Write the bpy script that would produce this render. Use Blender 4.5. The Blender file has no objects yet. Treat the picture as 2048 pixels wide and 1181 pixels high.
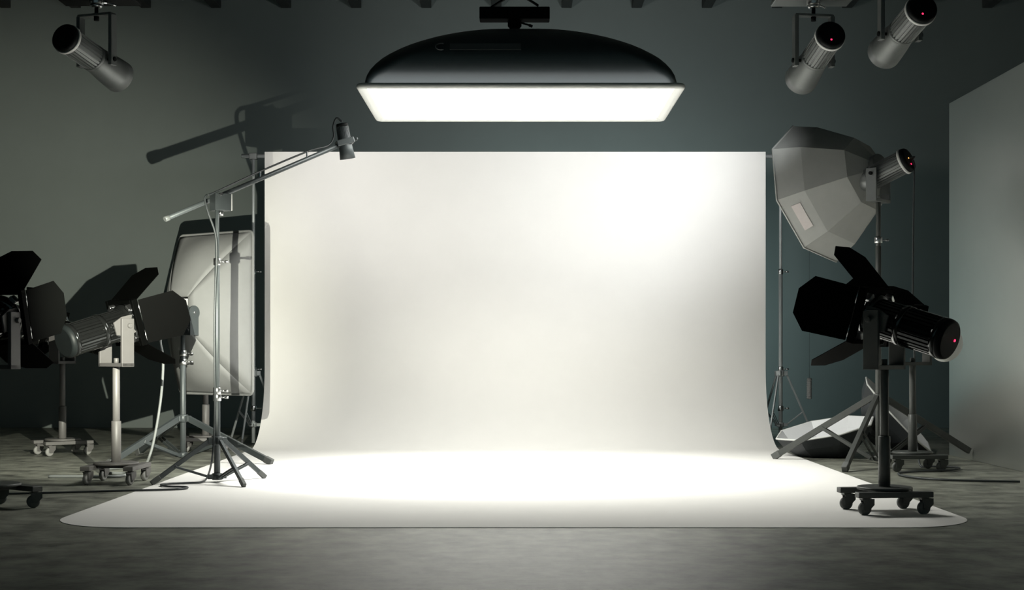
import bpy, math, random
from mathutils import Vector, Matrix

# ------------------------------------------------------------------ camera
F = 2844.4                      # focal length in pixels of the 2048 px wide frame (50 mm)
CX, CY = 1034.0, 708.0          # vanishing point of the room's depth lines
scene = bpy.context.scene
C = scene.collection
R = math.radians

cam_d = bpy.data.cameras.new('camera')
cam = bpy.data.objects.new('camera', cam_d)
C.objects.link(cam)
cam.location = (0, 0, 1.0)
cam.rotation_euler = (R(90), 0, 0)
cam_d.sensor_width = 36.0
cam_d.lens = F / 2048 * 36.0
cam_d.shift_x = (1024 - CX) / 2048
cam_d.shift_y = (CY - 590.5) / 2048
cam_d.clip_end = 200
scene.camera = cam

# ------------------------------------------------------------------ world, exposure
world = bpy.data.worlds.new('world')
scene.world = world
world.use_nodes = True
bg = world.node_tree.nodes['Background']
bg.inputs[0].default_value = (0.38, 0.60, 0.64, 1)
bg.inputs[1].default_value = 0.17
vs = scene.view_settings
vs.view_transform = 'Standard'
vs.look = 'None'
vs.gamma = 1.0
vs.use_curve_mapping = False
vs.exposure = 0.0

# ------------------------------------------------------------------ lights
def spot(name, loc, target, energy, color, angle, blend, radius):
    d = bpy.data.lights.new(name, 'SPOT')
    d.energy = energy; d.color = color
    d.spot_size = R(angle); d.spot_blend = blend; d.shadow_soft_size = radius
    o = bpy.data.objects.new(name, d)
    C.objects.link(o)
    o.location = loc
    o.rotation_euler = (Vector(target) - Vector(loc)).to_track_quat('-Z', 'Y').to_euler()
    return o

# side light whose hard shadows fall on the back wall on the left
spot('side_light', (-1.91, 8.0, 1.47), (-6.5, 19.2, 1.2), 3000, (1.0, 0.99, 0.84), 49, 1.0, 0.004)
# bulb of the overhead softbox: round pool on the floor
spot('overhead_bulb', (-0.05, 12.0, 3.05), (-0.15, 12.0, 0.0), 265, (1.0, 0.99, 0.97), 77, 0.2, 0.03)
# light of the softbox's diffuser, held together by its deep lip
ar = bpy.data.lights.new('softbox_light', 'AREA')
ar.shape = 'RECTANGLE'; ar.size = 2.40; ar.size_y = 1.48; ar.energy = 200; ar.color = (1.0, 1.0, 0.93); ar.spread = R(136)
aro = bpy.data.objects.new('softbox_light', ar); C.objects.link(aro); aro.location = (0.03, 11.995, 3.112)
# the three lamps hung from the ceiling (fixtures are built below)
spot('ceiling_lamp_beam', (-3.02, 12.90, 2.98), (-0.8, 15.5, 3.2), 262, (1.0, 0.98, 0.94), 90, 1.0, 0.10)
spot('ceiling_lamp_beam', (2.05, 12.75, 2.98), (1.15, 15.5, 3.2), 285, (0.97, 0.99, 1.0), 95, 1.0, 0.10)
spot('ceiling_lamp_beam', (2.60, 12.10, 3.20), (1.3, 15.5, 3.0), 50, (0.96, 0.99, 1.0), 55, 1.0, 0.10)

# added fill without a fixture, hidden behind the paper to brighten the back wall
bl = bpy.data.lights.new('wall_fill', 'AREA'); bl.shape = 'RECTANGLE'; bl.size = 2.4; bl.size_y = 1.2; bl.energy = 75; bl.color = (0.74, 0.97, 1.0)
blo = bpy.data.objects.new('wall_fill', bl); C.objects.link(blo); blo.location = (1.0, 17.3, 1.35)
blo.rotation_euler = (R(90), 0, R(-8))

# ------------------------------------------------------------------ materials
MATS = {}
def mat(name, col, rough=0.5, metal=0.0, noise=0.0, nscale=20.0, bump=0.0, bscale=200.0, emit=None, estr=0.0, stretch=None, spec=0.5):
    m = bpy.data.materials.new(name); m.use_nodes = True
    nt = m.node_tree; b = nt.nodes['Principled BSDF']
    b.inputs['Base Color'].default_value = (*col, 1)
    b.inputs['Roughness'].default_value = rough
    b.inputs['Metallic'].default_value = metal
    b.inputs['Specular IOR Level'].default_value = spec
    if noise or bump:
        tc = nt.nodes.new('ShaderNodeTexCoord')
        mp = nt.nodes.new('ShaderNodeMapping')
        nt.links.new(tc.outputs['Object'], mp.inputs['Vector'])
        if stretch: mp.inputs['Scale'].default_value = stretch
    if noise:
        n = nt.nodes.new('ShaderNodeTexNoise'); n.inputs['Scale'].default_value = nscale; n.inputs['Detail'].default_value = 8
        n.inputs['Roughness'].default_value = 0.62
        nt.links.new(mp.outputs['Vector'], n.inputs['Vector'])
        r = nt.nodes.new('ShaderNodeValToRGB')
        r.color_ramp.elements[0].position = 0.30; r.color_ramp.elements[1].position = 0.70
        r.color_ramp.elements[0].color = (*[max(0, c * (1 - noise)) for c in col], 1)
        r.color_ramp.elements[1].color = (*[min(1, c * (1 + noise)) for c in col], 1)
        nt.links.new(n.outputs['Fac'], r.inputs['Fac'])
        nt.links.new(r.outputs['Color'], b.inputs['Base Color'])
    if bump:
        n2 = nt.nodes.new('ShaderNodeTexNoise'); n2.inputs['Scale'].default_value = bscale; n2.inputs['Detail'].default_value = 3
        nt.links.new(mp.outputs['Vector'], n2.inputs['Vector'])
        bp = nt.nodes.new('ShaderNodeBump'); bp.inputs['Strength'].default_value = bump; bp.inputs['Distance'].default_value = 0.01
        nt.links.new(n2.outputs['Fac'], bp.inputs['Height'])
        nt.links.new(bp.outputs['Normal'], b.inputs['Normal'])
    if emit:
        b.inputs['Emission Color'].default_value = (*emit, 1)
        b.inputs['Emission Strength'].default_value = estr
    MATS[name] = m
    return m

mat('concrete', (0.178, 0.184, 0.152), 0.45, 0, 0.75, 4.5, 0.08, 30)
mat('wall_paint', (0.158, 0.182, 0.172), 0.75, 0, 0.05, 0.9, 0.02, 60)
mat('partition', (0.60, 0.61, 0.57), 0.33, 0.85, 0.03, 1.0, spec=1.0)
mat('ceiling_paint', (0.05, 0.055, 0.05), 0.85, 0, 0.1, 2.0)
mat('beam_wood', (0.02, 0.022, 0.02), 0.8, 0, 0.15, 6.0, stretch=(6, 0.4, 6))
mat('paper', (0.80, 0.79, 0.765), 0.9, 0, 0.012, 3.0, 0.01, 90, spec=0.2)
mat('shell', (0.028, 0.040, 0.043), 0.45, 0, 0.05, 14)
mat('rim_white', (0.72, 0.73, 0.70), 0.5, 0, 0.02, 12)
mat('diffuser_lit', (0.85, 0.85, 0.85), 0.7, 0, 0.01, 5, emit=(1.0, 0.99, 0.97), estr=2.5)
mat('print_grey', (0.09, 0.095, 0.098), 0.6, 0, 0.03, 12)
mat('black_metal', (0.008, 0.009, 0.009), 0.8, 0, 0.1, 30, spec=0.1)
mat('black_gloss', (0.045, 0.048, 0.047), 0.11, 0.9, 0.08, 18)
mat('cap_black', (0.006, 0.0075, 0.0075), 0.5, 0, 0.08, 20, spec=0.12)
mat('leaf_black', (0.0007, 0.0008, 0.0007), 0.6, 0.0, 0.08, 8, spec=0.02)
mat('yoke_grey', (0.064, 0.062, 0.060), 0.55, 0.0, 0.04, 12)
mat('stand_grey', (0.098, 0.095, 0.091), 0.5, 0.0, 0.04, 14)
mat('shaded_stand', (0.07, 0.075, 0.070), 0.45, 0.2, 0.06, 14)  # same finish as the pale stands, darkened to colour in the unlit right side
mat('tripod_grey', (0.058, 0.068, 0.070), 0.42, 0.25, 0.05, 14)
mat('aluminium', (0.32, 0.345, 0.35), 0.4, 0.3, 0.05, 14)
mat('chrome', (0.55, 0.56, 0.56), 0.28, 1.0, 0.03, 30)
mat('body_grey', (0.14, 0.15, 0.146), 0.40, 0.35, 0.05, 22)
mat('ring_white', (0.62, 0.62, 0.60), 0.45, 0, 0.02, 20)
mat('rubber', (0.10, 0.105, 0.10), 0.7, 0, 0.1, 40)
mat('wheel_grey', (0.22, 0.22, 0.21), 0.6, 0, 0.06, 30)
mat('cable', (0.030, 0.036, 0.037), 0.5, 0, 0.06, 30)
mat('cable_grey', (0.20, 0.215, 0.21), 0.5, 0, 0.06, 30)
mat('cloth_grey', (0.20, 0.205, 0.202), 0.75, 0, 0.03, 9, 0.02, 120)
mat('cloth_mid', (0.38, 0.386, 0.366), 0.8, 0, 0.04, 9, 0.03, 120)
mat('cloth_black', (0.030, 0.035, 0.038), 0.6, 0, 0.08, 9, 0.03, 120)
mat('lining', (0.80, 0.81, 0.82), 0.45, 0, 0.02, 10)
mat('label_pink', (0.62, 0.57, 0.55), 0.7, 0, 0.03, 30)
mat('led_red', (0.6, 0.02, 0.08), 0.4, 0, 0.02, 60, emit=(1.0, 0.03, 0.12), estr=2.0)
mat('led_amber', (0.6, 0.3, 0.1), 0.4, 0, 0.02, 60, emit=(1.0, 0.45, 0.12), estr=2.0)
mat('dome_white', (0.82, 0.82, 0.80), 0.35, 0, 0.02, 20)

# ------------------------------------------------------------------ mesh builder
def px(x, y, Y):
    """point at depth Y that the photograph shows at pixel x, y"""
    return Vector(((x - CX) * Y / F, Y, 1 + (CY - y) * Y / F))

def basis(d, up=Vector((0, 0, 1))):
    """matrix whose x axis is d"""
    x = Vector(d).normalized()
    u = Vector(up)
    if abs(x.dot(u)) > 0.98: u = Vector((0, 1, 0))
    y = u.cross(x).normalized(); z = x.cross(y)
    return Matrix((x, y, z)).transposed().to_4x4()

class MB:
    def __init__(self, M=None):
        self.v = []; self.f = []; self.s = []; self.M = M or Matrix.Identity(4)
    def add(self, vs, fs, smooth=False, M=None):
        T = self.M @ M if M else self.M
        o = len(self.v)
        self.v += [tuple(T @ Vector(p)) for p in vs]
        for i, f in enumerate(fs):
            self.f.append([a + o for a in f])
            self.s.append(smooth[i] if isinstance(smooth, list) else smooth)
        return self
    def box(self, c, s, M=None, b=0.0):
        x, y, z = c; a, d, e = s[0] / 2, s[1] / 2, s[2] / 2
        b = min(b, a * .9, d * .9, e * .9)
        if b <= 0:
            vs = [(x + i * a, y + j * d, z + k * e) for k in (-1, 1) for j in (-1, 1) for i in (-1, 1)]
            fs = [(0, 2, 3, 1), (4, 5, 7, 6), (0, 1, 5, 4), (2, 6, 7, 3), (0, 4, 6, 2), (1, 3, 7, 5)]
            return self.add(vs, fs, False, M)
        # chamfered box: 8 corners x 3 verts
        vs = []; idx = {}
        for i in (-1, 1):
            for j in (-1, 1):
                for k in (-1, 1):
                    idx[i, j, k] = len(vs)
                    vs += [(x + i * a, y + j * (d - b), z + k * (e - b)), (x + i * (a - b), y + j * d, z + k * (e - b)), (x + i * (a - b), y + j * (d - b), z + k * e)]
        fs = []
        def q(*l): fs.append(l)
        for i in (-1, 1):
            o = [idx[i, -1, -1], idx[i, 1, -1], idx[i, 1, 1], idx[i, -1, 1]]
            q(*(o if i > 0 else o[::-1]))
            o = [idx[-1, i, -1] + 1, idx[-1, i, 1] + 1, idx[1, i, 1] + 1, idx[1, i, -1] + 1]
            q(*(o if i > 0 else o[::-1]))
            o = [idx[-1, -1, i] + 2, idx[1, -1, i] + 2, idx[1, 1, i] + 2, idx[-1, 1, i] + 2]
            q(*(o if i > 0 else o[::-1]))
        for i in (-1, 1):
            for j in (-1, 1):
                o = [idx[i, j, -1], idx[i, j, -1] + 1, idx[i, j, 1] + 1, idx[i, j, 1]]; q(*(o if i * j > 0 else o[::-1]))
                o = [idx[i, -1, j], idx[i, 1, j], idx[i, 1, j] + 2, idx[i, -1, j] + 2]; q(*(o if i * j > 0 else o[::-1]))
                o = [idx[-1, i, j] + 1, idx[-1, i, j] + 2, idx[1, i, j] + 2, idx[1, i, j] + 1]; q(*(o if i * j > 0 else o[::-1]))
                for k in (-1, 1):
                    o = [idx[i, j, k], idx[i, j, k] + 1, idx[i, j, k] + 2]; q(*(o if i * j * k > 0 else o[::-1]))
        return self.add(vs, fs, False, M)
    def bar(self, p0, p1, w, t, up=(0, 0, 1), b=0.002):
        p0 = Vector(p0); p1 = Vector(p1); L = (p1 - p0).length
        M = Matrix.Translation((p0 + p1) / 2) @ basis(p1 - p0, Vector(up))
        return self.box((0, 0, 0), (L, w, t), M, b)
    def lathe(self, prof, n=32, M=None, cap0=True, cap1=True, smooth=True):
        """prof: list of (x, r) along local x"""
        vs = []; fs = []; sm = []
        for x, r in prof:
            vs += [(x, r * math.cos(2 * math.pi * i / n), r * math.sin(2 * math.pi * i / n)) for i in range(n)]
        for k in range(len(prof) - 1):
            for i in range(n):
                j = (i + 1) % n
                fs.append((k * n + i, (k + 1) * n + i, (k + 1) * n + j, k * n + j)); sm.append(smooth)
        if cap0: fs.append(tuple(range(n))); sm.append(False)
        if cap1: fs.append(tuple(range((len(prof) - 1) * n, len(prof) * n))[::-1]); sm.append(False)
        return self.add(vs, fs, sm, M)
    def rod(self, p0, p1, r0, r1=None, n=20, bev=0.0):
        r1 = r0 if r1 is None else r1
        p0 = Vector(p0); p1 = Vector(p1); L = (p1 - p0).length
        M = Matrix.Translation(p0) @ basis(p1 - p0)
        if bev: prof = [(0, r0 - bev), (bev, r0), (L - bev, r1), (L, r1 - bev)]
        else: prof = [(0, r0), (L, r1)]
        return self.lathe(prof, n, M)
    def finned(self, x0, x1, ri, ro, nf, M=None, taper=1.0):
        vs = []; fs = []
        ring = []
        for k in range(nf):
            for (t, r) in ((0.0, ri), (0.28, ri), (0.36, ro), (0.92, ro)):
                a = 2 * math.pi * (k + t) / nf
                ring.append((r * math.cos(a), r * math.sin(a)))
        n = len(ring)
        for x, s in ((x0, 1.0), (x1, taper)):
            vs += [(x, y * s, z * s) for y, z in ring]
        for i in range(n):
            fs.append((i, n + i, n + (i + 1) % n, (i + 1) % n))
        fs.append(tuple(range(n))); fs.append(tuple(range(n, 2 * n))[::-1])
        return self.add(vs, fs, False, M)
    def prism(self, poly, t, M=None):
        """poly in local xy, thickness t along z (centred)"""
        n = len(poly)
        vs = [(x, y, -t / 2) for x, y in poly] + [(x, y, t / 2) for x, y in poly]
        fs = [tuple(range(n))[::-1], tuple(range(n, 2 * n))] + [(i, (i + 1) % n, n + (i + 1) % n, n + i) for i in range(n)]
        return self.add(vs, fs, False, M)
    def tube(self, pts, r, n=8, cyclic=False):
        pts = [Vector(p) for p in pts]
        m = len(pts); vs = []; fs = []
        up = None
        for i, p in enumerate(pts):
            if cyclic: t = pts[(i + 1) % m] - pts[i - 1]
            else: t = pts[min(i + 1, m - 1)] - pts[max(i - 1, 0)]
            t.normalize()
            if up is None:
                up = Vector((0, 0, 1)) if abs(t.z) < 0.9 else Vector((1, 0, 0))
            a = up - t * up.dot(t)
            if a.length < 1e-5: a = t.orthogonal()
            a.normalize(); up = a; b = t.cross(a)
            vs += [p + (a * math.cos(2 * math.pi * k / n) + b * math.sin(2 * math.pi * k / n)) * r for k in range(n)]
        sm = []
        for i in range(m if cyclic else m - 1):
            i2 = (i + 1) % m
            for k in range(n):
                k2 = (k + 1) % n
                fs.append((i * n + k, i * n + k2, i2 * n + k2, i2 * n + k)); sm.append(True)
        if not cyclic:
            fs.append(tuple(range(n))[::-1]); fs.append(tuple(range((m - 1) * n, m * n))); sm += [False, False]
        return self.add(vs, fs, sm)
    def build(self, name, m, parent=None):
        me = bpy.data.meshes.new(name)
        me.from_pydata(self.v, [], self.f)
        me.polygons.foreach_set('use_smooth', self.s)
        me.materials.append(MATS[m])
        me.validate(); me.update()
        # consistent outward normals
        import bmesh
        bm = bmesh.new(); bm.from_mesh(me)
        bmesh.ops.recalc_face_normals(bm, faces=bm.faces)
        bm.to_mesh(me); bm.free()
        o = bpy.data.objects.new(name, me)
        C.objects.link(o)
        if parent: o.parent = parent
        return o

def spline(pts, k=10):
    pts = [Vector(p) for p in pts]; out = []
    P = [2 * pts[0] - pts[1]] + pts + [2 * pts[-1] - pts[-2]]
    for i in range(1, len(P) - 2):
        a, b, c, d = P[i - 1], P[i], P[i + 1], P[i + 2]
        for j in range(k):
            t = j / k
            out.append(0.5 * ((2 * b) + (c - a) * t + (2 * a - 5 * b + 4 * c - d) * t * t + (3 * b - a - 3 * c + d) * t ** 3))
    out.append(pts[-1])
    return out

def tag(o, label, cat, group=None, kind=None):
    o['label'] = label; o['category'] = cat
    if group: o['group'] = group
    if kind: o['kind'] = kind
    return o

def thing(name, loc, rz, label, cat, group=None, M=None):
    o = bpy.data.objects.new(name, None)
    o.empty_display_size = 0.1
    C.objects.link(o)
    if M is not None: o.matrix_world = M
    else:
        o.location = loc; o.rotation_euler = (0, 0, rz)
    return tag(o, label, cat, group)

def struct(o, label=None, cat=None):
    o['kind'] = 'structure'
    if label: o['label'] = label
    if cat: o['category'] = cat
    return o

def pitch(p):            # tilts the local x axis up by p
    return Matrix.Rotation(-p, 4, 'Y')

# ------------------------------------------------------------------ setting
WALL_Y = 19.2
struct(MB().box((0, 9.0, -0.1), (19.0, 20.6, 0.2)).build('floor', 'concrete'), 'mottled grey concrete studio floor', 'floor')
struct(MB().box((0, WALL_Y + 0.1, 3.2), (19.0, 0.2, 6.4)).build('wall_back', 'wall_paint'), 'dark grey-green back wall behind the white paper', 'wall')
struct(MB().box((-9.4, 9.0, 3.2), (0.2, 20.4, 6.4)).build('wall_left', 'wall_paint'), 'dark grey side wall on the left', 'wall')
struct(MB().box((9.4, 9.0, 3.2), (0.2, 20.4, 6.4)).build('wall_far_right', 'wall_paint'), 'dark grey side wall behind the glossy partition', 'wall')
struct(MB(Matrix.Translation((4.253, 14.0, 0)) @ Matrix.Rotation(0.012, 4, 'Z')).box((0.06, -7.1, 1.733), (0.12, 14.2, 3.466), b=0.004).build('wall_right', 'partition'), 'glossy grey partition wall reflecting the white paper', 'wall')
ceil = struct(MB().box((0, 9.0, 6.1), (19.0, 20.6, 0.2)).build('ceiling', 'ceiling_paint'), 'dark ceiling above the beams', 'ceiling')
for k in range(-8, 9):
    xc = (993 + 140 * k - CX) * WALL_Y / F
    MB().box((xc, 9.2, 5.84), (0.135, 19.95, 0.35), b=0.004).build('beam', 'beam_wood', ceil)

# ------------------------------------------------------------------ paper backdrop
HW, YF, YB, ZT, RB, CR = 2.74, 8.15, 15.56, 3.21, 0.84, 0.52
XC = -0.02
rows = []
n = 14
for i in range(n + 1):                       # rounded front corners
    a = math.pi / 2 * i / n
    rows.append((HW - CR + CR * math.sin(a), YF + CR - CR * math.cos(a), 0.002))
for y in [9.2, 10, 11, 12, 13, 14, YB - RB]:
    rows.append((HW, y, 0.002))
for i in range(1, 15):
    a = math.pi / 2 * i / 14
    rows.append((HW, YB - RB + RB * math.sin(a), 0.002 + RB - RB * math.cos(a)))
for z in [1.2, 1.6, 2.0, 2.4, 2.8, ZT]:
    rows.append((HW, YB, z))
NX = 24
vs_, fs_ = [], []
for w, y, z in rows:
    for k in range(NX + 1):
        vs_.append((XC - w + 2 * w * k / NX, y, z))
for i in range(len(rows) - 1):
    for k in range(NX):
        a = i * (NX + 1) + k
        fs_.append((a, a + 1, a + NX + 2, a + NX + 1))
paper = MB().add(vs_, fs_, True).build('paper_backdrop', 'paper')
paper.modifiers.new('thickness', 'SOLIDIFY').thickness = 0.0012
es = paper.modifiers.new('crisp_edge', 'EDGE_SPLIT'); es.split_angle = R(40)
tag(paper, 'wide white seamless paper sweep hung from crossbar and curving onto the floor', 'backdrop')

# ------------------------------------------------------------------ backdrop stands and crossbar
t = thing('crossbar', (0, YB, 3.17), 0, 'thin grey crossbar carrying the top of the white paper', 'crossbar')
b = MB().rod((-3.02, 0.035, 0), (3.24, 0.035, 0), 0.022, bev=0.003).build('tube', 'aluminium', t)
for s in (-1, 1):
    MB().box((s * 2.89, 0.035, -0.005), (0.09, 0.07, 0.07), b=0.006).build('clamp', 'body_grey', t)
MB().lathe([(3.16, 0.03), (3.165, 0.045), (3.205, 0.045), (3.21, 0.03)], 20, Matrix.Translation((0, 0.035, 0))).build('drive_wheel', 'body_grey', t)

def hub(M_, z, r, h, M=None): M_.rod((0, 0, z - h / 2), (0, 0, z + h / 2), r, bev=0.004)

def tripod(name, loc, legs, hub_z, low_z, segs, collars, leg_w, label, group, m='tripod_grey', rz=0, brace_f=0.55, brace_w=None, leg_t=None):
    """legs: (angle deg, foot radius, foot z); segs: (z0, z1, r); collars: (z, knob angle deg, r)"""
    t = thing(name, (loc[0], loc[1], 0), rz, label, 'light stand', group)
    for z0, z1, r in segs:
        MB().rod((0, 0, z0), (0, 0, z1), r, n=24, bev=0.002).build('pole', m, t)
    b = MB(); hub(b, hub_z, segs[0][2] + 0.020, 0.07)
    for a, rf, zf in legs:
        d = Vector((math.cos(R(a)), math.sin(R(a)), 0))
        b.bar(d * 0.02 + Vector((0, 0, hub_z)), d * 0.075 + Vector((0, 0, hub_z)), 0.05, 0.05)
    b.build('upper_hub', m, t)
    b = MB(); hub(b, low_z, segs[0][2] + 0.016, 0.05)
    for a, rf, zf in legs:
        d = Vector((math.cos(R(a)), math.sin(R(a)), 0))
        b.bar(d * 0.02 + Vector((0, 0, low_z)), d * 0.075 + Vector((0, 0, low_z)), 0.04, 0.035)
    b.build('lower_hub', m, t)
    lt = leg_t or leg_w * 0.6
    for a, rf, zf in legs:
        d = Vector((math.cos(R(a)), math.sin(R(a)), 0))
        p0 = d * 0.06 + Vector((0, 0, hub_z)); p1 = d * rf + Vector((0, 0, zf + lt * 0.5))
        lg = MB().bar(p0, p1, leg_w * 0.7, leg_w).build('leg', m, t)
        e = (p1 - p0).normalized()
        if zf < 0.03:
            MB().bar(p1 - e * 0.07, p1 + e * 0.012, leg_w * 0.9, leg_w * 1.15, b=0.004).build('rubber_foot', 'rubber', lg)
        q = p0.lerp(p1, brace_f); s = d * 0.065 + Vector((0, 0, low_z))
        side = Vector((-d.y, d.x, 0)) * leg_w * 0.42
        bw = brace_w or leg_w * 0.55
        b = MB()
        for sg in (-1, 1): b.bar(q + side * sg, s + side * sg, 0.006, bw)
        b.build('brace', m, t)
    for z, ka, r in collars:
        c = MB().rod((0, 0, z - 0.028), (0, 0, z + 0.028), r, n=24, bev=0.004).build('collar', 'chrome', t)
        d = Vector((math.cos(R(ka)), math.sin(R(ka)), 0))
        k = MB(); k.rod(d * r * 0.8 + Vector((0, 0, z)), d * (r + 0.035) + Vector((0, 0, z)), 0.006, n=10)
        k.rod(d * (r + 0.03) + Vector((0, 0, z)), d * (r + 0.06) + Vector((0, 0, z)), 0.010, n=12, bev=0.002)
        k.build('knob', 'chrome', c)
    return t

for s, nm in ((-1, 'slim grey backdrop stand holding the crossbar at its left end'), (1, 'slim grey backdrop stand holding the crossbar at its right end')):
    tripod('backdrop_stand', (s * 2.89, YB + 0.035), [(0 + 90 * (1 - s), 0.40, 0.01), (120 + 90 * (1 - s), 0.40, 0.01), (240 + 90 * (1 - s), 0.40, 0.01)] if s > 0 else [(20, 0.36, 0.01), (140, 0.40, 0.01), (260, 0.36, 0.01)],
           0.785, 0.22, [(0.02, 1.9, 0.022), (1.9, 3.16, 0.017)], [(0.40, 0, 0.032), (0.83, 0, 0.030), (1.9, 0, 0.028)], 0.022, nm, 'backdrop stands', m='aluminium', brace_f=0.55)

# chain weight at the right end of the crossbar
t = thing('chain_weight', (3.195, YB + 0.035 - 0.05, 0), 0, 'small ribbed grey weight hanging beside the right backdrop stand', 'weight')
MB().rod((0, 0, 0.72), (0, 0, 3.17), 0.0016, n=6).build('chain', 'tripod_grey', t)
prof = [(0, 0.018), (0.004, 0.026)]
for k in range(9):
    x = 0.008 + k * 0.024
    prof += [(x, 0.028), (x + 0.014, 0.028), (x + 0.017, 0.023), (x + 0.021, 0.023)]
prof += [(0.226, 0.026), (0.232, 0.012)]
MB(Matrix.Translation((0, 0, 0.505)) @ basis((0, 0, 1))).lathe(prof, 20, smooth=False).build('ribbed_weight', 'cloth_grey', t)

# ------------------------------------------------------------------ overhead softbox
SBX, SY0, SY1, SZ = 0.03, 11.2, 12.79, 3.10
SW, SD = 1.276, 0.795
SC = (SY0 + SY1) / 2
t = thing('overhead_softbox', (SBX, SC, SZ), 0, 'huge dark domed rectangular softbox glowing white underneath, hung above the paper', 'softbox')
def rrect(hx, hy, r, n=6):
    pts = []
    for cx, cy, a0 in ((hx - r, hy - r, 0), (-hx + r, hy - r, 90), (-hx + r, -hy + r, 180), (hx - r, -hy + r, 270)):
        for i in range(n + 1):
            a = R(a0 + 90 * i / n); pts.append((cx + r * math.cos(a), cy + r * math.sin(a)))
    return pts
def shell_hy(z):          # half depth of the shell at height z: bulges over the rim, then closes as a dome
    s = (z - 0.035) / 0.565
    sn = -0.64 + 1.64 * s
    return SD * 0.985 * math.sqrt(max(0.0, 1 - sn * sn))
NR = 18
vs_, fs_ = [], []
for i in range(NR + 1):
    tt = math.pi / 2 * i / NR
    sx = math.cos(tt); z = 0.035 + 0.565 * math.sin(tt)
    hx = max(SW * 0.985 * sx, 0.02); hy = max(shell_hy(z), 0.015)
    ring = rrect(hx, hy, min(hx, hy) * (0.10 + 0.80 * math.sin(tt)), 8)
    vs_ += [(x, y, z) for x, y in ring]
nr = len(rrect(1, 1, .1, 8))
for i in range(NR):
    for k in range(nr):
        fs_.append((i * nr + k, i * nr + (k + 1) % nr, (i + 1) * nr + (k + 1) % nr, (i + 1) * nr + k))
fs_.append(tuple(range(NR * nr, (NR + 1) * nr)))
shell = MB().add(vs_, fs_, True).build('shell', 'shell', t)
rp = [(x, y, 0.012) for x, y in rrect(SW, SD, 0.045, 6)]
MB().tube(rp, 0.024, 12, True).build('rim', 'rim_white', t)
inner = [(x, y, -0.0) for x, y in rrect(SW - 0.015, SD - 0.015, 0.03, 6)]
lip = rrect(SW - 0.018, SD - 0.018, 0.03, 6); lip2 = rrect(SW - 0.055, SD - 0.03, 0.02, 6)
nl = len(lip)
MB().add([(x, y, -0.006) for x, y in lip] + [(x, y, 0.030) for x, y in lip2], [(k, (k + 1) % nl, nl + (k + 1) % nl, nl + k) for k in range(nl)], True).build('inner_lip', 'rim_white', t)
MB().prism(rrect(SW - 0.05, SD - 0.026, 0.02, 6), 0.006, Matrix.Translation((0, 0, 0.022))).build('diffuser', 'diffuser_lit', t)
# name strip on the near side of the dome
def dome_pt(x, zz):
    hy = shell_hy(zz)
    return Vector((x, -hy - 0.006, zz))
b = MB(); N = 8; q = []
za, zb = 0.30, 0.355
for k in range(N + 1):
    x = -0.56 + 0.56 * k / N
    q += [dome_pt(x, za), dome_pt(x, zb)]
b.add(q, [(2 * k, 2 * k + 2, 2 * k + 3, 2 * k + 1) for k in range(N)])
st = b.build('name_strip', 'print_grey', t); st.modifiers.new('t', 'SOLIDIFY').thickness = 0.004
arc = [dome_pt(-0.63 + 0.035 * math.cos(R(a)) * 1.2, 0.327 + 0.028 * math.sin(R(a))) for a in range(60, 301, 20)]
MB().tube(arc, 0.006, 8).build('emblem', 'print_grey', t)
# spigot on top
MB().rod((-0.04, 0, 0.58), (-0.04, 0, 0.66), 0.022, n=16, bev=0.003).build('spigot', 'black_metal', t)

# pantograph that carries it
z0 = 3.80
t = thing('ceiling_pantograph', (-0.02, SC, z0), 0, 'black scissor pantograph hanging from the ceiling and carrying the big softbox', 'hanger')
b = MB(); b.rod((0, 0, -0.045), (0, 0, 0.012), 0.058, n=24, bev=0.008); b.rod((0, 0, -0.075), (0, 0, -0.045), 0.030, 0.05, n=20)
cl = b.build('clamp', 'black_metal', t)
b = MB(); b.rod((0.05, -0.02, -0.01), (0.125, -0.03, -0.034), 0.008, n=10); b.rod((0.12, -0.03, -0.033), (0.15, -0.032, -0.046), 0.012, n=12, bev=0.003)
b.build('handle', 'black_metal', cl)
MB().box((0, 0, 0.062), (0.59, 0.16, 0.10), b=0.006).build('mounting_bar', 'black_metal', t)
Hs = 2.2 - 0.18
nx_ = 8
for k in range(nx_):
    za = 0.13 + Hs * k / nx_ * 0.99; zb = 0.13 + Hs * (k + 1) / nx_ * 0.99
    for s in (-1, 1):
        MB().bar((-0.2 * s, 0.03 * s, za), (0.2 * s, 0.03 * s, zb), 0.012, 0.05, up=(0, 1, 0)).build('scissor_arm', 'black_metal', t)
MB().box((0, 0, 0.19 + Hs - 0.04), (0.6, 0.25, 0.06), b=0.006).build('ceiling_plate', 'black_metal', t)

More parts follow.
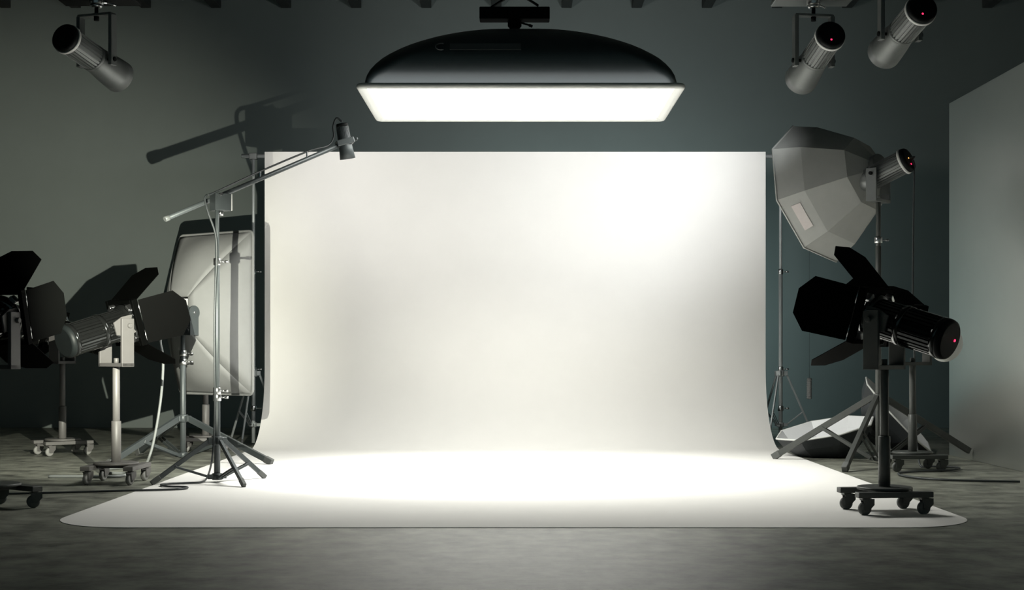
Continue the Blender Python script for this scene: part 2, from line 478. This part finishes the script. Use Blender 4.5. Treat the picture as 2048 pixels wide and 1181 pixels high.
# ------------------------------------------------------------------ strobe heads
def strobe_parts(t, P, r=0.12, L=0.77, piv=0.44, reflector=True, led=True, mode='body_grey', nf=26, ring='ring_white', amber=False):
    """head along local x of P; origin at the pivot; rear cap at -piv"""
    k = r / 0.12
    x0 = -piv; xb = x0 + 0.41 * k
    cap = MB(P).lathe([(x0 - 0.012 * k, r * 0.86), (x0, r * 0.95), (x0 + 0.016 * k, r * 0.98), (x0 + 0.03 * k, r * 0.98)], 40).build('cap', 'cap_black', t)
    MB(P).lathe([(x0 + 0.030 * k, r * 0.99), (x0 + 0.034 * k, r * 1.03), (x0 + 0.054 * k, r * 1.03), (x0 + 0.058 * k, r * 0.97)], 40).build('ring', ring, t)
    MB(P).finned(x0 + 0.058 * k, xb - 0.045 * k, r * 0.85, r * 0.93, nf).build('ribbed_body', mode, t)
    MB(P).lathe([(xb - 0.045 * k, r * 0.86), (xb - 0.042 * k, r * 0.95), (xb - 0.012 * k, r * 0.955), (xb - 0.010 * k, r * 0.92), (xb - 0.005 * k, r * 0.92), (xb, r * 0.95)], 40).build('collar', mode, t)
    if reflector:
        xe = x0 + L; W = xe - xb
        prof = [(xb, r * 0.93), (xb + W * .2, r * 0.97), (xb + W * .45, r * 1.05), (xb + W * .75, r * 1.12), (xe, r * 1.16), (xe, r * 1.13), (xb + W * .75, r * 1.09), (xb + W * .4, r * 1.0), (xb + W * .15, r * .9)]
        MB(P).lathe(prof, 44, cap0=False, cap1=True).build('reflector', mode, t)
    if led:
        MB(P @ Matrix.Translation((x0 - 0.012 * k, 0.012 * k, -0.055 * k))).lathe([(-0.005, 0.002), (-0.004, 0.006), (0, 0.008)], 12).build('indicator_light', 'led_red', cap)
        if amber:
            MB(P @ Matrix.Translation((x0 - 0.012 * k, 0.02 * k, 0.005 * k))).lathe([(-0.005, 0.002), (-0.004, 0.005), (0, 0.006)], 12).build('indicator_light', 'led_amber', cap)
    return cap

def hung_spot(X, Y, Zp, heading, pit, label, plate_label, Zplate, led=True, pm='body_grey'):
    t = thing('spot_lamp', (X, Y, Zp), R(heading), label, 'lamp', 'spot lamps hung from the ceiling')
    P = pitch(R(pit))
    strobe_parts(t, P, led=led)
    ya = 0.155
    b = MB(); z1 = 0.36
    for s in (-1, 1): b.box((0, s * ya, z1 / 2 - 0.02), (0.075, 0.034, z1 + 0.06), b=0.003)
    b.box((0, 0, z1 + 0.015), (0.075, 2 * ya + 0.016, 0.02), b=0.003)
    yk = b.build('yoke', 'body_grey', t)
    for s in (-1, 1):
        b = MB(); b.rod((0, s * (ya - 0.05), 0), (0, s * (ya + 0.03), 0), 0.012, n=14); b.rod((0, s * (ya + 0.008), 0), (0, s * (ya + 0.03), 0), 0.02, n=8, bev=0.003)
        b.build('bolt', 'black_metal', yk)
    b = MB(); b.rod((0, 0, z1 - 0.03), (0, 0, z1 + 0.005), 0.022, n=8); b.rod((0, 0, z1 + 0.02), (0, 0, z1 + 0.09), 0.016, n=14)
    b.build('spigot', 'black_metal', t)
    b = MB(); b.rod((0, 0, z1 + 0.075), (0, 0, z1 + 0.10), 0.038, 0.056, n=28); b.rod((0, 0, z1 + 0.10), (0, 0, z1 + 0.165), 0.056, n=28, bev=0.004); b.rod((0, 0, z1 + 0.165), (0, 0, Zplate - Zp), 0.03, n=20)
    c = b.build('clamp', 'chrome', t)
    b = MB(); b.rod((0, 0, z1 + 0.13), (0.06, -0.06, z1 + 0.13), 0.014, n=12, bev=0.002); b.rod((0.055, -0.055, z1 + 0.13), (0.085, -0.13, z1 + 0.105), 0.008, n=10)
    b.build('clamp_handle', 'chrome', c)
    p = thing('ceiling_bracket', (X, Y, Zplate), 0, plate_label, 'bracket', 'brackets dropped from the ceiling beams')
    MB().box((0, 0, 0.02), (0.64, 0.40, 0.04), b=0.004).build('plate', pm, p)
    for s in (-1, 1):
        MB().bar((s * 0.25, 0, 0.03), (s * 0.25, 0, 5.68 - Zplate), 0.04, 0.04, up=(0, 1, 0)).build('drop_bar', 'black_metal', p)
    return t

pl = px(193, 121, 11.8)
hung_spot(pl.x, 11.8, pl.z, 71, -13.5, 'grey ribbed spot lamp hung on the left, pointing down at the paper', 'small dark ceiling bracket above the left spot lamp', 3.935, led=False, pm='black_metal')
pr = px(1627, 122, 11.8)
hung_spot(pr.x, 11.8, pr.z, 98, -17, 'grey ribbed spot lamp with red light above the octagonal softbox', 'grey ceiling bracket above the lower of the right spot lamps', 3.93)
p2 = px(1800, 69, 11.2)
hung_spot(p2.x, 11.2, p2.z, 98, -14, 'grey ribbed spot lamp with red light, rightmost and cut by the top edge', 'ceiling bracket above the rightmost spot lamp', 4.06)

# ------------------------------------------------------------------ roller stands with barn-door lamps
def roller_stand(X, Y, rz, label, m, caster=0.0, top=0.90, wheel='wheel_grey'):
    t = thing('roller_stand', (X, Y, 0), rz, label, 'light stand', 'roller stands')
    MB().rod((0, 0, 0.143), (0, 0, 0.162), 0.17, n=48, bev=0.004).build('round_plate', m, t)
    for s in (-1, 1):
        MB().box((0, s * 0.165, 0.126), (0.48, 0.075, 0.034), b=0.003).build('base_bar', m, t)
    MB().box((0, 0, 0.130), (0.12, 0.30, 0.024), b=0.003).build('cross_bar', m, t)
    MB().rod((0, 0, 0.16), (0, 0, 0.48), 0.037, n=32, bev=0.003).build('lower_pole', m, t)
    MB().rod((0, 0, 0.46), (0, 0, top), 0.028, n=28, bev=0.002).build('upper_pole', m, t)
    for i in (-1, 1):
        for j in (-1, 1):
            M = Matrix.Translation((i * 0.19, j * 0.165, 0)) @ Matrix.Rotation(caster, 4, 'Z')
            b = MB(M)
            b.rod((0.012, 0, 0.095), (0.012, 0, 0.110), 0.024, n=16)
            b.box((0.012, 0, 0.098), (0.07, 0.046, 0.008))
            poly = [(-0.018, 0.102), (0.055, 0.102), (0.055, 0.065), (0.022, 0.032), (-0.012, 0.034), (-0.012, 0.07)]
            for s in (-1, 1):
                b.prism(poly, 0.005, Matrix.Translation((0, s * 0.021, 0)) @ Matrix.Rotation(R(90), 4, 'X'))
            b.rod((0, -0.026, 0.042), (0, 0.026, 0.042), 0.007, n=10)
            c = b.build('caster', m, t)
            MB(M).lathe([(-0.016, 0.030), (-0.014, 0.038), (-0.008, 0.042), (0.008, 0.042), (0.014, 0.038), (0.016, 0.030)], 28, Matrix.Translation((0, 0, 0.0425)) @ basis((0, 1, 0))).build('wheel', wheel, c)
    return t

LEAF = [(-0.172, 0), (0.172, 0), (0.18, 0.275), (0.080, 0.358), (-0.080, 0.358), (-0.18, 0.275)]
def barn_lamp(X, Y, heading, pit, label, m='yoke_grey', z=0.90, opens=(28, 30, 30, 42), led=False, dome=False):
    """opens: leaf angles of top, near, far, bottom"""
    t = thing('barn_door_lamp', (X, Y, z), R(heading), label, 'lamp', 'barn-door lamps on roller stands')
    ya, hp = 0.150, 0.315
    b = MB()
    b.box((0, 0, 0.014), (0.108, 2 * ya + 0.024, 0.028), b=0.002)
    for s in (-1, 1): b.box((0, s * ya, 0.185), (0.108, 0.024, 0.37), b=0.003)
    yk = b.build('yoke', m, t)
    MB().rod((0, 0, 0.028), (0, 0, 0.066), 0.021, n=6, bev=0.002).build('nut', m, yk)
    for s in (-1, 1):
        MB().rod((0.01, s * (ya - 0.04), hp), (0.01, s * (ya + 0.034), hp), 0.019, n=18, bev=0.003).build('pivot_bolt', m, yk)
    P = Matrix.Translation((0, 0, hp)) @ pitch(R(pit))
    cap = MB(P).lathe([(-0.475, 0.108), (-0.467, 0.122), (-0.447, 0.128), (-0.435, 0.128)], 44).build('cap', 'cap_black', t)
    MB(P).lathe([(-0.435, 0.122), (-0.433, 0.129), (-0.402, 0.129), (-0.400, 0.118)], 44).build('rear_band', 'black_gloss', t)
    MB(P).finned(-0.402, -0.18, 0.112, 0.126, 30).build('rear_fins', 'black_gloss', t)
    MB(P).lathe([(-0.18, 0.124), (-0.178, 0.131), (-0.140, 0.131), (-0.138, 0.122)], 44).build('middle_band', 'black_gloss', t)
    MB(P).finned(-0.14, 0.045, 0.110, 0.124, 30).build('front_fins', 'black_gloss', t)
    # saddle that the pivot bolts hold
    for s in (-1, 1):
        prof = [(0.07, 0.07), (0.07, -0.07), (-0.02, -0.075), (-0.10, -0.05), (-0.10, 0.05), (-0.02, 0.075)]
        MB(P @ Matrix.Translation((0, s * 0.131, 0)) @ Matrix.Rotation(R(90), 4, 'X')).prism(prof, 0.012).build('saddle', m, t)
    MB(P).lathe([(0.04, 0.115), (0.045, 0.136), (0.07, 0.150), (0.09, 0.150), (0.09, 0.135), (0.05, 0.12)], 44, cap0=False, cap1=True).build('front_collar', 'black_gloss', t)
    fr = 0.182
    b = MB(P)
    for s in (-1, 1):
        b.box((0.095, s * (fr - 0.015), 0), (0.05, 0.03, 2 * fr), b=0.003)
        b.box((0.095, 0, s * (fr - 0.015)), (0.05, 2 * fr - 0.06, 0.03), b=0.003)
    frame = b.build('frame', 'leaf_black', t)
    for k in range(4):
        a = R(45 + 90 * k)
        M = P @ Matrix.Rotation(a, 4, 'X')
        MB(M).box((0.072, 0, 0.172), (0.05, 0.055, 0.028), b=0.005).build('clip', 'chrome', frame)
    MB(P).lathe([(0.08, 0.132), (0.095, 0.10), (0.103, 0.05), (0.105, 0.01)], 36).build('lens', 'dome_white' if dome else 'lining', t)
    # leaves: top, near (-y), far (+y), bottom
    for k, (ang, op) in enumerate(zip((0, 90, -90, 180), opens)):
        M = P @ Matrix.Rotation(R(ang), 4, 'X') @ Matrix.Translation((0.126, 0, fr - 0.002)) @ pitch(R(op))
        lf = MB(M @ Matrix.Rotation(R(-90), 4, 'Z')).prism(LEAF, 0.004).build('barn_door_leaf', 'leaf_black', t)
        for y in (-0.11, 0.11):
            MB(M).rod((-0.004, y - 0.04, -0.005), (-0.004, y + 0.04, -0.005), 0.007, n=10).build('hinge', 'chrome', lf)
    if led:
        MB(P @ Matrix.Translation((-0.477, -0.05, 0.0))).box((0, 0, 0), (0.008, 0.016, 0.016), b=0.003).build('indicator_light', 'led_red', cap)
    if dome:
        b = MB(P); b.lathe([(-0.47 - 0.10 * math.sin(R(a)), 0.15 * math.cos(R(a))) for a in range(0, 90, 10)], 36); b.build('dome', 'dome_white', t)
    return t

# front right
roller_stand(2.318, 8.975, R(6.7), 'shaded roller stand standing on the right front corner of the white paper', 'shaded_stand', 0.10, wheel='rubber')
barn_lamp(2.318, 8.975, 134, 16.5, 'black barn-door lamp with pink light on its cap, on the roller stand on the paper', 'shaded_stand', led=True, opens=(32, 0, 30, 42))
# rear right
roller_stand(3.393, 12.2, R(3), 'shaded roller stand behind the right tripod, near the glossy partition', 'shaded_stand', 0.08, wheel='rubber')
barn_lamp(3.393, 12.2, 111, 17, 'barn-door lamp with white rear dome, mostly hidden behind the front right lamp', 'shaded_stand', dome=True, opens=(12, 10, 10, 20))
# left
roller_stand(-3.10, 11.0, R(88), 'pale roller stand at the left edge of the white paper', 'stand_grey', R(-14))
barn_lamp(-3.10, 11.0, 49, 16, 'black barn-door lamp aimed up right on the pale roller stand by the left tripods', 'yoke_grey', opens=(30, 24, 30, 42))
# front left, cut by the frame
roller_stand(-3.385, 9.2, R(-38), 'roller stand in front on the far left, cut by the picture edge', 'shaded_stand', R(60), wheel='rubber')
barn_lamp(-3.385, 9.2, 76, 14, 'black barn-door lamp on the far left, cut by the picture edge', 'yoke_grey', opens=(34, 8, 30, 42))
# rear left
roller_stand(-4.50, 14.08, R(38), 'pale roller stand farthest back on the left', 'stand_grey', R(12))
barn_lamp(-4.50, 14.08, 167, 14, 'barn-door lamp aimed left on the rearmost pale roller stand, half hidden', 'yoke_grey')
# behind the left softbox
roller_stand(-3.20, 14.62, R(10), 'pale roller stand behind the upright grey softbox', 'stand_grey', R(-40))
barn_lamp(-3.20, 14.62, 84, 4, 'barn-door lamp hidden behind the upright grey softbox', 'yoke_grey', opens=(12, 10, 10, 30))

# ------------------------------------------------------------------ boom stand, boom arm, boom lamp
BX, BY = -2.33, 11.05
tripod('boom_stand', (BX, BY), [(208, 0.50, 0.008), (-56, 0.52, 0.008), (45, 0.44, 0.008)], 0.325, 0.045,
       [(0.03, 0.68, 0.024), (0.66, 1.72, 0.020), (1.70, 2.12, 0.016)], [(0.66, -10, 0.032), (0.71, -10, 0.030), (1.715, 0, 0.028)], 0.034,
       'dark tripod stand with boom arm, feet on the left edge of the white paper', 'tripod light stands', m='tripod_grey', brace_f=0.62)
tail = px(332, 438, 10.9); pivot = px(441, 396, 11.09); head = px(678, 291, 12.0)
ax = (head - tail).normalized()
t = thing('light_boom', pivot, 0, 'long grey boom arm slanting up over the left edge of the paper', 'boom')
a0 = tail - pivot; a1 = head - pivot
am = MB().rod(a0, a1, 0.019, n=20, bev=0.003).build('arm_tube', 'tripod_grey', t)
MB().rod(a0 - ax * 0.012, a0 + ax * 0.03, 0.022, n=20, bev=0.003).build('end_cap', 'body_grey', am)
Mb = Matrix.Rotation(R(38), 4, 'Z')
bx = MB(Mb)
bx.box((0, 0, -0.035), (0.135, 0.105, 0.135), b=0.003)
cb = bx.build('pivot_block', 'tripod_grey', t)
MB(Mb).box((0.072, 0, -0.035), (0.01, 0.10, 0.13), b=0.002).build('bright_face', 'ring_white', cb)  # pale slab puts the block's bright right face into colour
MB().rod((0, 0, -0.14), (0, 0, -0.10), 0.022, n=18).build('socket', 'chrome', t)
kn = MB(); kn.rod(Mb @ Vector((-0.03, -0.05, 0.02)), Mb @ Vector((-0.03, -0.085, 0.02)), 0.012, n=12); kn.build('knob', 'chrome', cb)
side = Vector((0, 0, 1))
for f in (0.52, 0.80):
    q = a0.lerp(a1, f)
    MB().bar(q, q + Vector((0, 0, 0.062)), 0.012, 0.016, up=(0, 1, 0)).build('cable_clip', 'chrome', t)

hp_ = px(690, 286, 12.03)
t = thing('boom_lamp', hp_, R(0), 'small grey ribbed lamp at the raised end of the boom arm', 'lamp')
dv = Vector((0.16, 0.10, -1.0)).normalized()
P = basis(dv)
k = 0.055
MB(P).lathe([(-0.165, 0.044), (-0.160, 0.050), (-0.135, 0.052)], 32).build('cap', 'cap_black', t)
MB(P).finned(-0.137, -0.02, 0.047, 0.053, 30, taper=1.06).build('ribbed_body', 'tripod_grey', t)
MB(P).lathe([(-0.02, 0.05), (0.0, 0.056), (0.05, 0.058), (0.135, 0.066), (0.135, 0.062), (0.05, 0.05)], 36, cap0=True, cap1=True).build('reflector', 'tripod_grey', t)
Mh = basis(Vector((0.93, 0.25, 0.28)))
MB(Mh).box((0.0, 0, 0.005), (0.15, 0.125, 0.05), b=0.005).build('bracket', 'tripod_grey', t)
kk = MB(Mh); kk.rod((0.075, 0, 0.005), (0.105, 0, 0.005), 0.012, n=12); kk.box((0.105, 0, 0.008), (0.014, 0.05, 0.02), b=0.003); kk.build('knob', 'tripod_grey', t)

# ------------------------------------------------------------------ left softbox with lamp and stand
SX, SYY = -3.10, 13.2
tripod('softbox_stand', (SX, SYY), [(-24, 0.97, 0.008), (130, 0.95, 0.008), (240, 0.96, 0.008)], 0.40, 0.06,
       [(0.03, 0.98, 0.027), (0.96, 1.20, 0.021)], [(0.925, -5, 0.036), (1.005, -5, 0.034)], 0.052,
       'grey tripod stand holding the upright softbox left of the paper', 'tripod light stands', brace_f=0.5)
axd = Vector((0.57, 0.82, 0)).normalized(); hd = math.atan2(axd.y, axd.x)
lc = px(378, 632, SYY)
t = thing('softbox_lamp', (SX, SYY, 1.17), hd, 'grey lamp head behind the upright softbox, with round-topped bracket', 'lamp')
P = Matrix.Translation((0, 0, 0.20))
b = MB(); b.box((0, 0, 0.012), (0.10, 0.30, 0.024), b=0.003)
for s in (-1, 1):
    b.prism([(-0.05, 0.0), (0.05, 0.0)] + [(0.065 * math.cos(R(a)), 0.21 + 0.065 * math.sin(R(a))) for a in range(-40, 221, 20)], 0.016, Matrix.Translation((0, s * 0.145, 0)) @ Matrix.Rotation(R(90), 4, 'X'))
yk = b.build('yoke', 'tripod_grey', t)
for s in (-1, 1): MB().rod((0, s * 0.14, 0.21), (0, s * 0.165, 0.21), 0.013, n=14, bev=0.002).build('bolt', 'chrome', yk)
strobe_parts(t, P, r=0.085, piv=0.16, reflector=False, led=False, mode='tripod_grey')

rc = Vector((-2.895, 13.66, 1.385))
t = thing('upright_softbox', rc, hd, 'tall pale grey rectangular softbox seen from behind, left of the paper', 'softbox')
hw, hh, dep = 0.50, 0.77, 0.46
# four convex cloth panels between the rim and the neck
def sb_pt(u, v):
    """u: corner parameter around rim (0..4), v: 0 rim .. 1 neck"""
    k = int(u) % 4; f = u - int(u)
    cs = [(-hw, -hh), (hw, -hh), (hw, hh), (-hw, hh)]
    a = cs[k]; c = cs[(k + 1) % 4]
    y = a[0] + (c[0] - a[0]) * f; z = a[1] + (c[1] - a[1]) * f
    s = (1 - v)
    ss = 0.14 + 0.86 * s
    bulge = math.sin(math.pi * v * 0.5)
    x = -dep * v
    rz_ = (0.10 + 0.90 * s)
    e = 1 - 0.02 * math.cos(math.pi * (f - 0.5)) * 0
    return Vector((x, y * (ss ** 0.72), z * (rz_ ** 0.72)))
for k in range(4):
    vv, ff = [], []
    NU, NV = 10, 12
    for j in range(NV + 1):
        for i in range(NU + 1):
            f = i / NU
            p = sb_pt(k + f * 0.99999, j / NV)
            # puff the cloth out a little between the ribs
            puff = 0.075 * math.sin(math.pi * f) * math.sin(math.pi * min(1, j / NV * 1.0)) 
            nrm = [Vector((-.5, 0, -1)), Vector((-.5, 1, 0)), Vector((-.5, 0, 1)), Vector((-.5, -1, 0))][k]
            vv.append(p + nrm * puff)
    for j in range(NV):
        for i in range(NU):
            a = j * (NU + 1) + i
            ff.append((a, a + 1, a + NU + 2, a + NU + 1))
    o = MB().add(vv, ff, True).build('panel', 'cloth_grey', t)
    o.modifiers.new('t', 'SOLIDIFY').thickness = 0.004
MB().tube([(0, y, z) for y, z in rrect(hw, hh, 0.05, 5)], 0.014, 10, True).build('rim', 'cloth_grey', t)
MB(basis((0, 0, 1)).inverted() @ Matrix.Identity(4)).v
d_ = rrect(hw - 0.005, hh - 0.005, 0.05, 5); nd = len(d_)
MB().add([(0.0, y, z) for y, z in d_] + [(0.006, y, z) for y, z in d_], [tuple(range(nd)), tuple(range(nd, 2 * nd))[::-1]] + [(i, (i + 1) % nd, nd + (i + 1) % nd, nd + i) for i in range(nd)]).build('diffuser', 'lining', t)
MB().rod((-dep - 0.03, 0, 0), (-dep + 0.04, 0, 0), 0.085, 0.10, n=28).build('neck_ring', 'tripod_grey', t)

# ------------------------------------------------------------------ octagonal softbox on the right
def octabox(center, nrm, R_, prof, rot, label, m_out, diffuser=True, label_strip=None, m_list=None):
    M = Matrix.Translation(center) @ basis(nrm)
    t = thing('octagonal_softbox', None, 0, label, 'softbox', 'octagonal softboxes', M=M)
    def ring(r, x, off=0.0):
        return [Vector((x, r * math.sin(R(rot + 45 * k)), r * math.cos(R(rot + 45 * k)))) for k in range(8)]
    rings = [ring(R_ * r, R_ * x) for r, x in prof]
    for k in range(8):
        k2 = (k + 1) % 8
        vv, ff = [], []
        for rg in rings: vv += [rg[k], rg[k2]]
        for j in range(len(rings) - 1): ff.append((2 * j, 2 * j + 1, 2 * j + 3, 2 * j + 2))
        o = MB().add(vv, ff, False).build('panel', m_out, t)
    inn = [ring(R_ * r * 0.985 - 0.004, R_ * x + 0.006) for r, x in prof]
    vv, ff = [], []
    for rg in inn: vv += rg
    for j in range(len(inn) - 1):
        for k in range(8): ff.append((8 * j + k, 8 * j + (k + 1) % 8, 8 * j + 8 + (k + 1) % 8, 8 * j + 8 + k))
    ff.append(tuple(range(8 * (len(inn) - 1), 8 * len(inn))))
    MB().add(vv, ff, False).build('lining', 'lining', t)
    MB().tube(rings[0], 0.009, 8, True).build('rim', 'rim_white' if not diffuser else m_out, t)
    if diffuser:
        rg = ring(R_ * 0.985, -0.004)
        MB().add(rg + [p + Vector((0.004, 0, 0)) for p in rg], [tuple(range(8)), tuple(range(8, 16))[::-1]] + [(i, (i + 1) % 8, 8 + (i + 1) % 8, 8 + i) for i in range(8)]).build('diffuser', 'lining', t)
    rl = prof[-1]
    MB().rod((R_ * rl[1] - 0.05, 0, 0), (R_ * rl[1] + 0.01, 0, 0), R_ * rl[0] * 1.02, n=28, bev=0.004).build('speed_ring', 'body_grey', t)
    if label_strip is not None:
        k, v0, v1, u0, u1 = label_strip
        k2 = (k + 1) % 8
        def at(u, v): return rings[0][k].lerp(rings[0][k2], u).lerp(rings[1][k].lerp(rings[1][k2], u), v)
        nn = (at(1, 0) - at(0, 0)).cross(at(0, 1) - at(0, 0)).normalized()
        mid = at(.5, .5)
        if nn.dot(Vector((0, mid.y, mid.z))) < 0: nn = -nn
        q = [at(u0, v0), at(u1, v0), at(u1, v1), at(u0, v1)]
        q = [p + nn * 0.006 for p in q] + [p + nn * 0.001 for p in q]
        MB().add(q, [(0, 1, 2, 3), (7, 6, 5, 4), (0, 4, 5, 1), (1, 5, 6, 2), (2, 6, 7, 3), (3, 7, 4, 0)]).build('name_patch', 'label_pink', t)
    return t

OC = px(1629, 388, 13.55)
on = Vector((-0.69, 0.68, -0.245)).normalized()
OPROF = [(1.0, 0.0), (0.85, -0.36), (0.52, -0.84), (0.20, -1.02)]
octabox(OC, on, 0.68, OPROF, 10, 'big grey octagonal softbox on the right tripod, seen from behind', 'cloth_mid', True, (2, 0.33, 0.66, 0.2, 0.735))

TX, TY = 3.29, 12.95
tripod('octabox_stand', (TX, TY), [(149, 1.0, 0.008), (241, 1.08, 0.008), (19, 0.985, 0.075)], 0.60, 0.045,
       [(0.03, 1.98, 0.026), (1.96, 2.38, 0.022)], [(2.035, 0, 0.036)], 0.055,
       'big dark tripod stand carrying the octagonal softbox, one foot against the partition', 'tripod light stands', m='shaded_stand', brace_f=0.5)
nk = OC - on * 0.64 * 1.02
# lamp behind the octabox
ld = Vector((on.x, on.y, -0.40)).normalized()
hd2 = math.atan2(on.y, on.x) + R(6)
t = thing('octabox_lamp', (TX, TY, 2.38), hd2, 'ribbed grey lamp with red and amber lights behind the octagonal softbox', 'lamp')
b = MB(); b.box((0, 0, 0.014), (0.10, 0.30, 0.028), b=0.003)
for s in (-1, 1): b.box((0, s * 0.145, 0.15), (0.10, 0.02, 0.30), b=0.003)
yk = b.build('yoke', 'body_grey', t)
for s in (-1, 1): MB().rod((0, s * 0.11, 0.25), (0, s * 0.18, 0.25), 0.016, n=14, bev=0.003).build('pivot_bolt', 'black_metal', yk)
MB().rod((0, 0, 0.028), (0, 0, 0.06), 0.02, n=6).build('nut', 'chrome', yk)
P = Matrix.Translation((0, 0, 0.25)) @ pitch(R(-22))
strobe_parts(t, P, r=0.116, piv=0.31, reflector=False, led=True, amber=True)
MB(P).lathe([(0.02, 0.105), (0.09, 0.10), (0.18, 0.115)], 36).build('mount', 'body_grey', t)
lamp_rear = Vector((TX, TY, 2.38)) + (Matrix.Rotation(hd2, 4, 'Z') @ P @ Vector((-0.322, 0, 0)))

# octagonal softboxes lying on the floor
SH = [(1.0, 0.0), (0.88, -0.22), (0.55, -0.52), (0.20, -0.66)]
octabox(px(1650, 860, 13.85) + Vector((0, 0, 0.015)), (-0.205, -0.09, 0.97), 0.49, SH, 20, 'black octagonal softbox lying open on the floor, white lining facing up', 'cloth_black', False)
octabox(px(1796, 829, 14.15), (0.70, -0.26, 0.66), 0.49, SH, 10, 'black octagonal softbox tipped on its side behind the right tripod', 'cloth_black', False)

# ------------------------------------------------------------------ cables
def cable(pts, r, label, m='cable', k=12):
    o = MB().tube(spline(pts, k), r, 8).build('power_cable', m)
    return tag(o, label, 'cable', 'power cables')
def fl(x, y, r=0.009):
    Y = F / (y - CY); p = px(x, y, Y); p.z = r + 0.004; return p

# boom lamp cable: along the arm, down the stand, over the floor
ofs = Vector((0, 0, 0.060))
pts = [hp_ + Vector((-0.02, -0.05, 0.172)), hp_ + Vector((-0.065, -0.055, 0.20)), hp_ + Vector((-0.092, -0.06, 0.13)), hp_ + Vector((-0.088, -0.06, 0.04)), px(655, 292, 11.93), pivot + a0.lerp(a1, 0.80) + ofs, pivot + a0.lerp(a1, 0.52) + ofs,
       px(430, 385, 11.02), px(413, 391, 10.98), px(410, 402, 10.97), px(417, 428, 10.97), px(431, 470, 10.99), px(433.5, 520, 11.0), px(431, 570, 11.0), px(429, 640, 11.0), px(429, 720, 11.0), px(430, 800, 11.0), px(428, 870, 11.0), px(424, 920, 10.98),
       fl(415, 958), fl(404, 968), fl(375, 970), fl(335, 972), fl(322, 974), fl(335, 977), fl(368, 978), fl(374, 980), fl(350, 983), fl(240, 986), fl(100, 990), fl(-80, 994)]
cable(pts, 0.008, 'thin dark cable running down the boom stand and left across the floor', 'cable', 10)
# left lamp cable
pts = [px(372, 652, 13.05), px(358, 668, 12.95), px(330, 664, 12.8), px(321, 682, 12.75), px(326, 715, 12.7), px(325, 760, 12.7), px(320, 810, 12.7), px(310, 870, 12.65), px(300, 910, 12.6),
       fl(288, 934), fl(258, 938), fl(222, 941), fl(206, 945), fl(222, 950), fl(250, 951), fl(252, 954), fl(225, 957), fl(160, 957), fl(97, 957)]
cable(pts, 0.012, 'pale cable dropping from the upright softbox lamp and coiling behind the left roller stand', 'cable_grey')
# octabox lamp cable
lr = lamp_rear
pts = [lr, lr + Vector((0.04, -0.015, 0.015)), px(1824, 322, lr.y), px(1828, 340, lr.y + .01), px(1827, 420, lr.y + .02), px(1826, 520, lr.y + .02), px(1826, 620, lr.y + .02), px(1829, 720, lr.y), px(1830, 800, lr.y - .05), px(1832, 870, 12.65), px(1836, 905, 12.6),
       fl(1842, 936), fl(1866, 936.5), fl(1905, 938), fl(1919, 940.5), fl(1900, 944), fl(1850, 946), fl(1806, 949), fl(1797, 952), fl(1815, 957), fl(1870, 963), fl(1960, 966), fl(2040, 967.5)]
cable(pts, 0.009, 'dark cable hanging from the octagonal softbox lamp and looping over the floor', 'cable')
